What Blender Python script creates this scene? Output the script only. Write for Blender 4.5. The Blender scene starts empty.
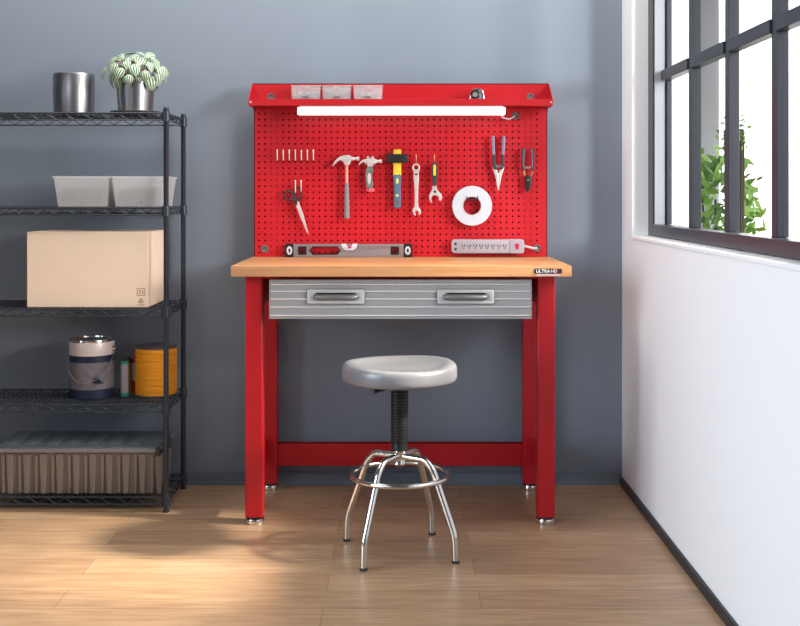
import bpy, bmesh, math, random
from mathutils import Vector, Matrix
PI = math.pi
sc = bpy.context.scene
COL = sc.collection
random.seed(7)

# ------------------------------------------------------------------ camera
F = 1085.0; CX = 401.0; CY = 194.0; HC = 1.209
cam_d = bpy.data.cameras.new('camera'); cam = bpy.data.objects.new('camera', cam_d); COL.objects.link(cam)
cam.location = (0, 0, HC); cam.rotation_euler = (PI/2, 0, 0)
cam_d.sensor_width = 36; cam_d.lens = 36*F/800
cam_d.shift_x = -(CX-400)/800; cam_d.shift_y = -(313-CY)/800
cam_d.clip_start = 0.05; cam_d.clip_end = 200
sc.camera = cam
def P(px, py, Y):                       # measured point of the photograph at depth Y, in metres
    return ((px-CX)*Y/F, Y, HC-(py-CY)*Y/F)

# ------------------------------------------------------------------ world, lights, exposure
sc.view_settings.view_transform = 'Standard'; sc.view_settings.look = 'None'
sc.view_settings.exposure = 0.0; sc.view_settings.gamma = 1.0; sc.view_settings.use_curve_mapping = False
w = bpy.data.worlds.new('daylight'); sc.world = w; w.use_nodes = True
nt = w.node_tree; nt.nodes.clear()
tc = nt.nodes.new('ShaderNodeTexCoord'); bg = nt.nodes.new('ShaderNodeBackground'); wo = nt.nodes.new('ShaderNodeOutputWorld')
def lobe(direction, stops):            # sky brightness as a ramp over the angle to a direction
    dot = nt.nodes.new('ShaderNodeVectorMath'); dot.operation = 'DOT_PRODUCT'; dot.inputs[1].default_value = Vector(direction).normalized()
    mr = nt.nodes.new('ShaderNodeMapRange'); mr.inputs[1].default_value = -1; mr.inputs[2].default_value = 1
    rmp = nt.nodes.new('ShaderNodeValToRGB'); e = rmp.color_ramp.elements
    nt.links.new(tc.outputs['Generated'], dot.inputs[0]); nt.links.new(dot.outputs['Value'], mr.inputs[0]); nt.links.new(mr.outputs[0], rmp.inputs[0])
    e[0].position, e[0].color = stops[0][0], tuple(stops[0][1])+(1,); e[1].position, e[1].color = stops[-1][0], tuple(stops[-1][1])+(1,)
    for p_, c_ in stops[1:-1]: q = e.new(p_); q.color = tuple(c_)+(1,)
    return rmp.outputs[0]
sunny = lobe((0.86, -0.10, 0.50), [(0, (.07, .075, .085)), (.5, (.10, .105, .12)), (.86, (.10, .10, .11)), (1, (4.0, 3.95, 3.85))])
hazy = lobe((0.45, 0.88, 0.12), [(0, (0, 0, 0)), (.90, (0, 0, 0)), (.955, (1.25, 1.27, 1.32)), (1, (1.3, 1.32, 1.36))])
ad = nt.nodes.new('ShaderNodeVectorMath'); ad.operation = 'ADD'
nt.links.new(sunny, ad.inputs[0]); nt.links.new(hazy, ad.inputs[1]); nt.links.new(ad.outputs[0], bg.inputs[0]); nt.links.new(bg.outputs[0], wo.inputs[0])
bg.inputs[1].default_value = 1.0

def area(name, loc, target, sx, sy, power, color, spread=PI):
    d = bpy.data.lights.new(name, 'AREA'); d.shape = 'RECTANGLE'; d.size = sx; d.size_y = sy
    d.energy = power; d.color = color; d.spread = spread
    o = bpy.data.objects.new(name, d); COL.objects.link(o); o.location = loc
    o.rotation_euler = (Vector(target)-Vector(loc)).to_track_quat('-Z', 'Y').to_euler(); return o
area('window_daylight', (3.2, 1.0, 1.9), (-0.2, 4.4, 1.4), 0.6, 0.6, 112, (1.0, 0.99, 0.98))
area('window_daylight', (2.6, 2.4, 2.4), (-0.6, 4.2, 1.0), 1.0, 1.0, 62, (1.0, 0.98, 0.95))
area('ceiling_panel', (-0.3, 3.7, 3.1), (-0.3, 4.5, 1.7), 3.2, 0.5, 58, (1.0, 0.97, 0.92))  # unseen lamp added overhead to brighten the upper back wall
area('room_fill', (-3.0, 1.0, 1.5), (0.92, 2.7, 0.6), 2.0, 2.0, 25, (0.78, 0.89, 1.0), math.radians(62))  # both room fills are added, unseen lamps
area('room_fill', (-2.2, 0.2, 2.4), (-0.2, 4.4, 1.0), 1.5, 1.5, 15, (0.90, 0.96, 1.0))
area('garden_daylight', (12, 18, 12), (13, 31, 2), 10, 8, 9000, (1.0, 0.99, 0.97))  # lamp added outdoors to brighten the house front
sd = bpy.data.lights.new('afternoon_sunbeam', 'SPOT'); so = bpy.data.objects.new('afternoon_sunbeam', sd); COL.objects.link(so)
so.location = (4.9, 2.72, 4.2); so.rotation_euler = (Vector((-.95, 3.50, 0))-Vector(so.location)).to_track_quat('-Z', 'Y').to_euler()
sd.energy = 9000; sd.color = (1.0, 0.91, 0.76); sd.spot_size = math.radians(12); sd.spot_blend = 0.9; sd.shadow_soft_size = 0.34

# ------------------------------------------------------------------ materials
def lin(c):
    return tuple(((x/255)/12.92 if x/255 <= .04045 else ((x/255+.055)/1.055)**2.4) for x in c)
def nodes(name):
    m = bpy.data.materials.new(name); m.use_nodes = True
    t = m.node_tree; b = t.nodes['Principled BSDF']; return m, t, b
def mat(name, rgb, rough=.5, metal=0., var=.06, scale=8., bump=0., stretch=(1, 1, 1), coat=0., spec=.5, trans=0., ior=1.45, rvar=0.):
    m, t, b = nodes(name)
    c = lin(rgb)
    tcn = t.nodes.new('ShaderNodeTexCoord'); mp = t.nodes.new('ShaderNodeMapping'); mp.inputs['Scale'].default_value = stretch
    nz = t.nodes.new('ShaderNodeTexNoise'); nz.inputs['Scale'].default_value = scale; nz.inputs['Detail'].default_value = 4
    t.links.new(tcn.outputs['Object'], mp.inputs[0]); t.links.new(mp.outputs[0], nz.inputs['Vector'])
    mx = t.nodes.new('ShaderNodeMix'); mx.data_type = 'RGBA'
    mx.inputs[6].default_value = tuple(x*(1-var) for x in c)+(1,); mx.inputs[7].default_value = tuple(min(1, x*(1+var)) for x in c)+(1,)
    t.links.new(nz.outputs['Fac'], mx.inputs[0]); t.links.new(mx.outputs[2], b.inputs['Base Color'])
    b.inputs['Roughness'].default_value = rough; b.inputs['Metallic'].default_value = metal
    b.inputs['Coat Weight'].default_value = coat; b.inputs['Specular IOR Level'].default_value = spec
    b.inputs['Transmission Weight'].default_value = trans; b.inputs['IOR'].default_value = ior
    if rvar:
        r = t.nodes.new('ShaderNodeMapRange'); r.inputs[3].default_value = rough-rvar; r.inputs[4].default_value = rough+rvar
        t.links.new(nz.outputs['Fac'], r.inputs[0]); t.links.new(r.outputs[0], b.inputs['Roughness'])
    if bump:
        bp = t.nodes.new('ShaderNodeBump'); bp.inputs['Strength'].default_value = bump; bp.inputs['Distance'].default_value = .002
        t.links.new(nz.outputs['Fac'], bp.inputs['Height']); t.links.new(bp.outputs[0], b.inputs['Normal'])
    return m
def wood_floor():
    m, t, b = nodes('oak_plank_floor')
    tcn = t.nodes.new('ShaderNodeTexCoord')
    br = t.nodes.new('ShaderNodeTexBrick'); br.offset = .37; br.offset_frequency = 2
    br.inputs['Scale'].default_value = 1; br.inputs['Brick Width'].default_value = 1.25; br.inputs['Row Height'].default_value = .145
    br.inputs['Mortar Size'].default_value = .0012; br.inputs['Mortar Smooth'].default_value = .3; br.inputs['Bias'].default_value = 0
    br.inputs['Color1'].default_value = lin((182, 150, 120))+(1,); br.inputs['Color2'].default_value = lin((160, 128, 101))+(1,)
    br.inputs['Mortar'].default_value = lin((120, 93, 72))+(1,)
    t.links.new(tcn.outputs['Object'], br.inputs['Vector'])
    mp = t.nodes.new('ShaderNodeMapping'); mp.inputs['Scale'].default_value = (1.6, 17, 1)
    nz = t.nodes.new('ShaderNodeTexNoise'); nz.inputs['Scale'].default_value = 3.2; nz.inputs['Detail'].default_value = 7; nz.inputs['Distortion'].default_value = .5
    t.links.new(tcn.outputs['Object'], mp.inputs[0]); t.links.new(mp.outputs[0], nz.inputs['Vector'])
    cr = t.nodes.new('ShaderNodeValToRGB'); cr.color_ramp.elements[0].position = .3; cr.color_ramp.elements[1].position = .7
    cr.color_ramp.elements[0].color = (.74, .72, .70, 1); cr.color_ramp.elements[1].color = (1.12, 1.12, 1.10, 1)
    t.links.new(nz.outputs['Fac'], cr.inputs[0])
    mx = t.nodes.new('ShaderNodeMix'); mx.data_type = 'RGBA'; mx.blend_type = 'MULTIPLY'; mx.inputs[0].default_value = 1
    t.links.new(br.outputs['Color'], mx.inputs[6]); t.links.new(cr.outputs[0], mx.inputs[7]); t.links.new(mx.outputs[2], b.inputs['Base Color'])
    b.inputs['Roughness'].default_value = .34; b.inputs['Specular IOR Level'].default_value = .45
    bp = t.nodes.new('ShaderNodeBump'); bp.inputs['Strength'].default_value = .10; bp.inputs['Distance'].default_value = .001
    t.links.new(nz.outputs['Fac'], bp.inputs['Height']); t.links.new(bp.outputs[0], b.inputs['Normal'])
    return m
def beech():
    m, t, b = nodes('beech_top')
    tcn = t.nodes.new('ShaderNodeTexCoord'); mp = t.nodes.new('ShaderNodeMapping'); mp.inputs['Scale'].default_value = (1.3, 22, 22)
    nz = t.nodes.new('ShaderNodeTexNoise'); nz.inputs['Scale'].default_value = 3; nz.inputs['Detail'].default_value = 6
    t.links.new(tcn.outputs['Object'], mp.inputs[0]); t.links.new(mp.outputs[0], nz.inputs['Vector'])
    cr = t.nodes.new('ShaderNodeValToRGB'); cr.color_ramp.elements[0].position = .3; cr.color_ramp.elements[1].position = .72
    cr.color_ramp.elements[0].color = lin((188, 130, 82))+(1,); cr.color_ramp.elements[1].color = lin((208, 153, 105))+(1,)
    t.links.new(nz.outputs['Fac'], cr.inputs[0]); t.links.new(cr.outputs[0], b.inputs['Base Color'])
    b.inputs['Roughness'].default_value = .42
    return m
def frosted(name, rgb, alpha, rough=.35):
    m, t, b = nodes(name)
    t.nodes.remove(b); out = t.nodes['Material Output']
    tr = t.nodes.new('ShaderNodeBsdfTransparent'); tl = t.nodes.new('ShaderNodeBsdfTranslucent'); df = t.nodes.new('ShaderNodeBsdfDiffuse')
    gl = t.nodes.new('ShaderNodeBsdfGlossy'); gl.inputs['Roughness'].default_value = rough
    c = lin(rgb)+(1,)
    tl.inputs[0].default_value = c; df.inputs[0].default_value = c
    nz = t.nodes.new('ShaderNodeTexNoise'); nz.inputs['Scale'].default_value = 30
    r = t.nodes.new('ShaderNodeMapRange'); r.inputs[3].default_value = max(0, alpha-.06); r.inputs[4].default_value = min(1, alpha+.06)
    t.links.new(nz.outputs['Fac'], r.inputs[0])
    m1 = t.nodes.new('ShaderNodeMixShader'); m1.inputs[0].default_value = .2; t.links.new(df.outputs[0], m1.inputs[1]); t.links.new(tl.outputs[0], m1.inputs[2])
    m2 = t.nodes.new('ShaderNodeMixShader'); t.links.new(r.outputs[0], m2.inputs[0]); t.links.new(tr.outputs[0], m2.inputs[1]); t.links.new(m1.outputs[0], m2.inputs[2])
    fr = t.nodes.new('ShaderNodeFresnel'); fr.inputs[0].default_value = 1.22
    m3 = t.nodes.new('ShaderNodeMixShader'); t.links.new(fr.outputs[0], m3.inputs[0]); t.links.new(m2.outputs[0], m3.inputs[1]); t.links.new(gl.outputs[0], m3.inputs[2])
    t.links.new(m3.outputs[0], out.inputs[0])
    return m
def leaf_mat():
    m, t, b = nodes('watermelon_leaf')
    uv = t.nodes.new('ShaderNodeUVMap'); sp = t.nodes.new('ShaderNodeSeparateXYZ'); t.links.new(uv.outputs[0], sp.inputs[0])
    mul = t.nodes.new('ShaderNodeMath'); mul.operation = 'MULTIPLY'; mul.inputs[1].default_value = 2*PI*4
    t.links.new(sp.outputs['X'], mul.inputs[0])
    sn = t.nodes.new('ShaderNodeMath'); sn.operation = 'COSINE'; t.links.new(mul.outputs[0], sn.inputs[0])
    mrr = t.nodes.new('ShaderNodeMapRange'); mrr.inputs[1].default_value = -.5; mrr.inputs[2].default_value = .3
    t.links.new(sn.outputs[0], mrr.inputs[0])
    mx = t.nodes.new('ShaderNodeMix'); mx.data_type = 'RGBA'
    mx.inputs[6].default_value = lin((40, 84, 46))+(1,); mx.inputs[7].default_value = lin((206, 224, 196))+(1,)
    t.links.new(mrr.outputs[0], mx.inputs[0]); t.links.new(mx.outputs[2], b.inputs['Base Color'])
    b.inputs['Roughness'].default_value = .35
    return m
def emis(name, rgb, s):
    m, t, b = nodes(name); b.inputs['Base Color'].default_value = (.9, .9, .9, 1)
    b.inputs['Emission Color'].default_value = lin(rgb)+(1,); b.inputs['Emission Strength'].default_value = s; return m
def glass(name):
    m, t, b = nodes(name); t.nodes.remove(b); out = t.nodes['Material Output']
    tr = t.nodes.new('ShaderNodeBsdfTransparent'); gl = t.nodes.new('ShaderNodeBsdfGlossy'); gl.inputs['Roughness'].default_value = .02
    mx = t.nodes.new('ShaderNodeMixShader'); mx.inputs[0].default_value = .05
    t.links.new(tr.outputs[0], mx.inputs[1]); t.links.new(gl.outputs[0], mx.inputs[2]); t.links.new(mx.outputs[0], out.inputs[0]); return m

M = dict(
    wall=mat('blue_grey_paint', (124, 134, 147), .75, var=.025, scale=1.3),
    white_wall=mat('white_paint', (238, 238, 240), .6, var=.01, scale=2),
    base=mat('blue_grey_skirting', (106, 116, 128), .6),
    black_base=mat('black_skirting', (44, 46, 50), .5),
    floor=wood_floor(), beech=beech(),
    red=mat('red_powder_coat', (182, 24, 34), .38, var=.03, scale=5),
    red_board=mat('red_board_paint', (200, 24, 38), .42, var=.05, scale=20),
    steel=mat('brushed_steel', (176, 177, 179), .36, .45, var=.12, scale=6, stretch=(1.2, 60, 60), rvar=.06),
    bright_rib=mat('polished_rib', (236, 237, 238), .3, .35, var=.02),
    steel_plate=mat('satin_steel_plate', (216, 217, 218), .36, .55, var=.03),
    dark_steel=mat('dark_pull', (128, 129, 131), .38, .6),
    chrome=mat('chrome', (222, 222, 218), .13, 1, var=.02),
    black=mat('black_plastic', (26, 27, 30), .4, var=.1),
    shelfwire=mat('grey_black_epoxy', (54, 61, 70), .36, .3, var=.1),
    seat=mat('silver_grey_seat', (130, 130, 135), .38, .2, var=.03, coat=.2),
    cardboard=mat('cardboard', (240, 215, 190), .8, var=.04, scale=14, bump=.05),
    carton_ink=mat('carton_ink', (170, 134, 108), .8),
    tape=mat('carton_tape', (214, 178, 148), .45),
    white_p=mat('white_plastic', (204, 210, 219), .45, var=.03),
    pin=mat('pale_peg', (228, 212, 196), .3, .4),
    copper=mat('brass_peg', (200, 150, 112), .35, .8),
    tool=mat('tool_steel', (222, 216, 214), .3, .35, var=.08, scale=30),
    salmon=mat('copper_shaft', (224, 150, 132), .4, .2),
    grip_grey=mat('grey_rubber', (132, 130, 134), .6, var=.12, scale=40),
    grip_dark=mat('charcoal_rubber', (58, 58, 60), .55, var=.15, scale=40),
    camo=mat('mottled_grey_green', (112, 120, 114), .5, .1, var=.55, scale=90),
    pink=mat('red_cap', (228, 90, 110), .5),
    yellow=mat('yellow_fibreglass', (240, 208, 58), .45, var=.04),
    slate=mat('slate_blue_rubber', (84, 112, 134), .55, var=.2, scale=40),
    lime=mat('lime_print', (208, 218, 120), .5),
    iron=mat('black_iron', (52, 50, 52), .4, .5, var=.2),
    lilac=mat('blue_grey_grip', (134, 136, 158), .4, .1, var=.15, scale=50),
    umber=mat('dark_brown_handle', (78, 42, 44), .45, var=.2),
    level=mat('level_body', (142, 132, 134), .45, .3, var=.05),
    strip=mat('grey_strip_plastic', (168, 162, 170), .5, var=.03),
    slot=mat('outlet_black', (38, 34, 44), .6),
    switch=mat('red_switch', (206, 30, 96), .3),
    clear=frosted('clear_plastic', (250, 248, 250), .26, .1),
    milky=frosted('milky_plastic', (254, 254, 255), .46, .3),
    screws=mat('zinc_screws', (212, 212, 212), .35, .3, var=.3, scale=120),
    hardware=mat('loose_hardware', (74, 70, 66), .5, .2, var=.45, scale=60),
    orange=mat('orange_cord', (246, 162, 40), .6, var=.30, scale=9, stretch=(1, 1, 14)),
    flange=mat('dark_flange', (74, 64, 72), .5),
    paint_white=mat('can_shoulder', (222, 208, 204), .4, .2),
    navy=mat('navy_label', (24, 38, 62), .45, var=.15),
    grey_label=mat('grey_label', (112, 106, 112), .5, var=.5, scale=45),
    olive=mat('olive_label', (132, 112, 44), .5, var=.2, scale=30),
    teal=mat('teal_cap', (44, 158, 128), .45),
    red_can=mat('red_label', (186, 40, 56), .4),
    grey_tote=frosted('smoky_tote', (158, 146, 138), .82, .35),
    tote_lid=mat('slate_lid', (92, 100, 108), .45, var=.08),
    tote_rim=mat('tote_rim', (132, 128, 130), .5),
    leaf=leaf_mat(), stem=mat('red_stem', (160, 42, 38), .5), soil=mat('soil', (52, 38, 30), .9, var=.4, scale=80),
    pot=mat('brushed_pot', (158, 158, 160), .33, 1, var=.05),
    led=emis('led_tube', (255, 246, 240), .95),
    window=mat('anthracite_frame', (50, 53, 60), .32, .2), glass=glass('window_glass'),
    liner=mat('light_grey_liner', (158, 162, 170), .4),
    outwhite=mat('white_render', (246, 246, 250), .8), bush=mat('bush_green', (142, 190, 78), .7, var=.4, scale=6),
    bark=mat('bark', (96, 84, 70), .9), outground=mat('pale_paving', (214, 214, 212), .9),
    grommet=mat('grey_grommet', (112, 100, 102), .5), cord=mat('pale_cord', (208, 196, 200), .5),
    text=mat('white_print', (240, 240, 240), .5), red_print=mat('red_print', (214, 40, 60), .5),
)

# ------------------------------------------------------------------ mesh helpers
class MB:
    def __init__(s): s.v = []; s.f = []; s.m = []; s.mi = 0; s.mats = []
    def use(s, m):
        if m not in s.mats: s.mats.append(m)
        s.mi = s.mats.index(m); return s
    def add(s, vs, fs):
        k = len(s.v); s.v += [tuple(a) for a in vs]
        for f in fs: s.f.append(tuple(i+k for i in f)); s.m.append(s.mi)
        return s
    def box(s, x0, x1, y0, y1, z0, z1):
        return s.add([(x0, y0, z0), (x1, y0, z0), (x1, y1, z0), (x0, y1, z0), (x0, y0, z1), (x1, y0, z1), (x1, y1, z1), (x0, y1, z1)],
                     [(0, 3, 2, 1), (4, 5, 6, 7), (0, 1, 5, 4), (1, 2, 6, 5), (2, 3, 7, 6), (3, 0, 4, 7)])
    def taper(s, x0, x1, y0, y1, z0, z1, d):     # box wider at the top by d
        return s.add([(x0+d, y0+d, z0), (x1-d, y0+d, z0), (x1-d, y1-d, z0), (x0+d, y1-d, z0), (x0, y0, z1), (x1, y0, z1), (x1, y1, z1), (x0, y1, z1)],
                     [(0, 3, 2, 1), (4, 5, 6, 7), (0, 1, 5, 4), (1, 2, 6, 5), (2, 3, 7, 6), (3, 0, 4, 7)])
    def tub(s, x0, x1, y0, y1, z0, z1, d, t=.003, rim=.0):   # open tapered bin with a rim
        R = lambda a, z, i: [(x0+a+i, y0+a+i, z), (x1-a-i, y0+a+i, z), (x1-a-i, y1-a-i, z), (x0+a+i, y1-a-i, z)]
        rings = [R(d, z0, 0)]
        if rim: rings += [R(0, z1-.008, 0), R(-rim, z1-.008, 0), R(-rim, z1, 0)]
        else: rings += [R(0, z1, 0)]
        rings += [R(0, z1, t), R(d, z0+t, t)]
        vs = [p for r in rings for p in r]; fs = [(0, 3, 2, 1)]
        for k in range(len(rings)-1):
            for j in range(4): a = 4*k+j; b = 4*k+(j+1) % 4; fs.append((a, b, b+4, a+4))
        n = 4*(len(rings)-1); fs.append((n, n+1, n+2, n+3))
        return s.add(vs, fs)
    def tube(s, pts, r, n=12, closed=False, caps=True, r1=None):
        pts = [Vector(p) for p in pts]; N = len(pts); rr = []
        if isinstance(r, (list, tuple)): rr = list(r)
        else: rr = [r+((r1-r)*i/(N-1) if r1 is not None else 0) for i in range(N)]
        prev = None; vs = []
        for i, p in enumerate(pts):
            a = pts[(i-1) % N] if (closed or i > 0) else p; b = pts[(i+1) % N] if (closed or i < N-1) else p
            t = (b-a).normalized()
            if prev is None:
                u = t.cross(Vector((0, 0, 1)));  u = t.cross(Vector((1, 0, 0))) if u.length < .1 else u
            else: u = prev-t*prev.dot(t)
            u.normalize(); prev = u; v = t.cross(u)
            for k in range(n): q = 2*PI*k/n; vs.append(p+u*math.cos(q)*rr[i]+v*math.sin(q)*rr[i])
        fs = []
        for i in range(N if closed else N-1):
            j = (i+1) % N
            for k in range(n): l = (k+1) % n; fs.append((i*n+k, i*n+l, j*n+l, j*n+k))
        if not closed and caps: fs.append(tuple(range(n-1, -1, -1))); fs.append(tuple((N-1)*n+k for k in range(n)))
        return s.add(vs, fs)
    def lathe(s, prof, c, n=40, axis='Z', fn=None):   # prof = [(r, h)], c = centre
        vs = []; fs = []; idx = []
        for r, h in prof:
            if r < 1e-6: idx.append([len(vs)]); vs.append((0, 0, h)); continue
            idx.append(list(range(len(vs), len(vs)+n)))
            for k in range(n): q = 2*PI*k/n; vs.append((r*math.cos(q), r*math.sin(q), h))
        for a, b in zip(idx, idx[1:]):
            for k in range(n):
                l = (k+1) % n
                if len(a) == 1 and len(b) == 1: continue
                if len(a) == 1: fs.append((a[0], b[l], b[k]))
                elif len(b) == 1: fs.append((a[k], a[l], b[0]))
                else: fs.append((a[k], a[l], b[l], b[k]))
        out = []
        for x, y, z in vs:
            if fn: x, y, z = fn(x, y, z)
            if axis == 'Y': x, y, z = x, -z, y
            if axis == 'X': x, y, z = z, y, -x
            out.append((x+c[0], y+c[1], z+c[2]))
        return s.add(out, fs)
    def build(s, name, m=None, parent=None, bevel=0, smooth=35, origin=None, seg=2):
        root = parent
        while root is not None and root.parent is not None: root = root.parent
        if parent is not None:
            off = Vector(root.location); 
        elif origin is not None: off = Vector(origin)
        else:
            xs, ys, zs = zip(*s.v); off = Vector(((min(xs)+max(xs))/2, (min(ys)+max(ys))/2, min(zs)))
        me = bpy.data.meshes.new(name); me.from_pydata([tuple(Vector(v)-off) for v in s.v], [], s.f)
        ms = s.mats or [m]
        for q in ms: me.materials.append(q)
        for p, i in zip(me.polygons, s.m): p.material_index = i
        bm = bmesh.new(); bm.from_mesh(me); bmesh.ops.recalc_face_normals(bm, faces=bm.faces)
        for f in bm.faces: f.smooth = True
        for ed in bm.edges:
            if len(ed.link_faces) == 2 and ed.calc_face_angle(0) > math.radians(smooth): ed.smooth = False
        bm.to_mesh(me); bm.free()
        o = bpy.data.objects.new(name, me); COL.objects.link(o)
        if parent is not None: o.parent = parent
        else: o.location = off
        if bevel:
            b = o.modifiers.new('bevel', 'BEVEL'); b.width = bevel; b.segments = seg; b.limit_method = 'ANGLE'; b.angle_limit = math.radians(40)
        return o

def tag(o, label=None, cat=None, group=None, kind=None):
    if label: o['label'] = label
    if cat: o['category'] = cat
    if group: o['group'] = group
    if kind: o['kind'] = kind
    return o
def thing(name, loc, label, cat, group=None):
    o = bpy.data.objects.new(name, None); COL.objects.link(o); o.location = loc; o.empty_display_size = .05
    return tag(o, label, cat, group)
def struct(name, mb, m=None, bevel=0, origin=None):
    return tag(mb.build(name, m, None, bevel, origin=origin), kind='structure')
def copy_tree(o, parent=None):
    c = o.copy(); COL.objects.link(c); c.parent = parent
    for ch in list(o.children): copy_tree(ch, c)
    return c
def catmull(pts, n=4):
    out = []; N = len(pts)
    for i in range(N):
        p0, p1, p2, p3 = [Vector(pts[(i+k-1) % N]) for k in range(4)]
        for j in range(n):
            t = j/n; out.append(.5*((2*p1)+(-p0+p2)*t+(2*p0-5*p1+4*p2-p3)*t*t+(-p0+3*p1-3*p2+p3)*t**3))
    return out
def oval(cx, cy, rx, ry, n=20): return [(cx+rx*math.cos(2*PI*k/n), cy+ry*math.sin(2*PI*k/n)) for k in range(n)]
def rrect(x0, x1, y0, y1, r, n=4):
    o = []
    for cx, cy, a in ((x1-r, y1-r, 0), (x0+r, y1-r, 90), (x0+r, y0+r, 180), (x1-r, y0+r, 270)):
        for k in range(n+1): q = math.radians(a+90*k/n); o.append((cx+r*math.cos(q), cy+r*math.sin(q)))
    return o
DG = None
def plate(name, loops, Y, th, m, parent=None, bevel=0.0, world=False, origin=None, smooth=40):
    """flat part with cut-outs: first loop outline, others holes; loops in photo px unless world; th = thickness from Y toward the wall"""
    cu = bpy.data.curves.new('tmp', 'CURVE'); cu.dimensions = '2D'; cu.fill_mode = 'BOTH'; cu.extrude = max(1e-5, th/2-bevel); cu.bevel_depth = bevel; cu.bevel_resolution = 1
    cu.offset = -bevel
    for lp in loops:
        pts = [((x, z) if world else (P(x, z, Y)[0], P(x, z, Y)[2])) for x, z in lp]
        sp = cu.splines.new('POLY'); sp.points.add(len(pts)-1); sp.use_cyclic_u = True
        for q, (x, z) in zip(sp.points, pts): q.co = (x, z, 0, 1)
    tmp = bpy.data.objects.new('tmp', cu); COL.objects.link(tmp)
    dg = bpy.context.evaluated_depsgraph_get(); dg.update()
    me0 = bpy.data.meshes.new_from_object(tmp.evaluated_get(dg))
    vs = [(v.co.x, Y+th/2-v.co.z, v.co.y) for v in me0.vertices]; fs = [tuple(p.vertices) for p in me0.polygons]
    bpy.data.objects.remove(tmp); bpy.data.curves.remove(cu); bpy.data.meshes.remove(me0)
    mb = MB(); mb.add(vs, fs)
    # weld
    bm = bmesh.new(); me = bpy.data.meshes.new('t'); me.from_pydata(mb.v, [], mb.f); bm.from_mesh(me)
    bmesh.ops.remove_doubles(bm, verts=bm.verts, dist=1e-5)
    mb2 = MB(); bm.verts.index_update(); mb2.add([v.co[:] for v in bm.verts], [tuple(v.index for v in f.verts) for f in bm.faces]); bm.free(); bpy.data.meshes.remove(me)
    return mb2.build(name, m, parent, 0, smooth, origin)

# ================================================================== SETTING
YW = 4.52; XR = .921
struct('floor', MB().box(-3.2, XR+.25, -1.0, YW+.2, -.05, 0), M['floor'])
struct('wall_back', MB().box(-3.2, XR+.25, YW, YW+.2, 0, 3.0), M['wall'])
WZ0, WZ1, WY0, WY1 = 1.03, 2.45, 1.9, 4.326
wr = MB()
wr.box(XR, XR+.25, 1.2, YW, 0, WZ0).box(XR, XR+.25, 1.2, YW, WZ1, 3.0).box(XR, XR+.25, WY1, YW, WZ0, WZ1).box(XR, XR+.25, 1.2, WY0, WZ0, WZ1)
struct('wall_right', wr, M['white_wall'])
struct('trim_1', MB().box(XR-.004, XR+.13, WY0, WY1, WZ0, WZ0+.013), M['white_wall'], .002)      # sill board
bb = MB().box(-3.2, XR-.012, YW-.012, YW, 0, .050).box(-3.2, XR-.012, YW-.016, YW, 0, .012).box(-3.2, XR-.012, YW-.008, YW, .050, .056)
struct('baseboard_back', bb, M['base'], .0015)
struct('baseboard_right', MB().box(XR-.012, XR, 1.2, YW-.016, 0, .034), M['black_base'], .002)

# window: fixed frame + mullions, transom, panes
fx0, fx1 = .985, 1.045; z0 = WZ0+.015
wf = MB()
wf.box(fx0, fx1, 4.243, WY1, z0, WZ1).box(fx0, fx1, WY0, WY0+.08, z0, WZ1).box(fx0, fx1, WY0+.08, 4.243, z0, z0+.045).box(fx0, fx1, WY0+.08, 4.243, WZ1-.05, WZ1)
wf.box(1.036, 1.056, 4.228, 4.243, z0+.045, WZ1-.05)
win = struct('window_1', wf, M['window'], .002)
MB().box(.991, 1.032, 4.2385, 4.243, z0+.045, WZ1-.05).build('jamb_liner', M['liner'], win, .001)  # reflection on the jamb, put into the colour of a thin strip
for y in (3.80, 3.37, 2.94, 2.51):
    MB().box(1.018, 1.052, y, y+.042, z0+.045, WZ1-.05).build('mullion', M['window'], win, .002)
ys = [4.228, 3.842, 3.80, 3.412, 3.37, 2.982, 2.94, 2.552, 2.51, WY0+.08]
for i in range(0, 10, 2):
    a, b = ys[i+1], ys[i]
    MB().box(1.012, 1.050, a, b, 1.650, 1.690).build('transom', M['window'], win, .002)
    MB().box(1.034, 1.038, a, b, z0+.045, 1.650).build('pane', M['glass'], win)
    MB().box(1.034, 1.038, a, b, 1.690, WZ1-.05).build('pane', M['glass'], win)

# outdoors seen through the window
gr = MB().box(1.18, 40, -2, 60, -.6, -.5).build('paving', M['outground']); tag(gr, kind='structure')
hb = thing('white_house', (9.5, 30, -.5), 'bright white neighbouring house with pilasters seen blurred through the window', 'house')
h = MB().box(9.0, 17, 31, 36, -.5, 9); h.build('wall', M['outwhite'], hb)
for x in (9.0, 10.6, 12.2, 13.8, 15.4):
    MB().box(x, x+.5, 30.7, 31, -.5, 9).build('pilaster', M['outwhite'], hb, .02)
def bush(c, r, label, n=420):
    root = thing('leafy_bush', (c[0], c[1], -.5), label, 'bush', 'green bushes outside the window')
    st = MB()
    for k in range(5):
        a = k*1.3; st.tube([(c[0]+.05*math.cos(a), c[1]+.05*math.sin(a), -.5), (c[0]+r*.5*math.cos(a), c[1]+r*.5*math.sin(a), c[2]+r*.2)], .03, 6, r1=.012)
    st.build('trunk', M['bark'], root)
    lf = MB()
    for k in range(n):
        d = Vector((random.gauss(0, 1), random.gauss(0, 1), random.gauss(0, 1))).normalized()*r*random.uniform(.55, 1.0); d.z *= 1.25
        p = Vector(c)+d; u = Vector((random.gauss(0, 1), random.gauss(0, 1), random.gauss(0, 1))).normalized(); v = u.orthogonal().normalized(); s_ = r*.17
        lf.add([p-u*s_, p-v*s_*.5+u*.1*s_, p+u*s_, p+v*s_*.5+u*.1*s_], [(0, 1, 2), (0, 2, 3)])
    lf.build('foliage', M['bush'], root, smooth=180)
bush((3.25, 11.2, 1.05), .52, 'bright green leafy bush outside the window, just above the sill')
bush((2.95, 9.6, 1.75), .16, 'small sprig of green leaves higher up outside the window', 120)

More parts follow.
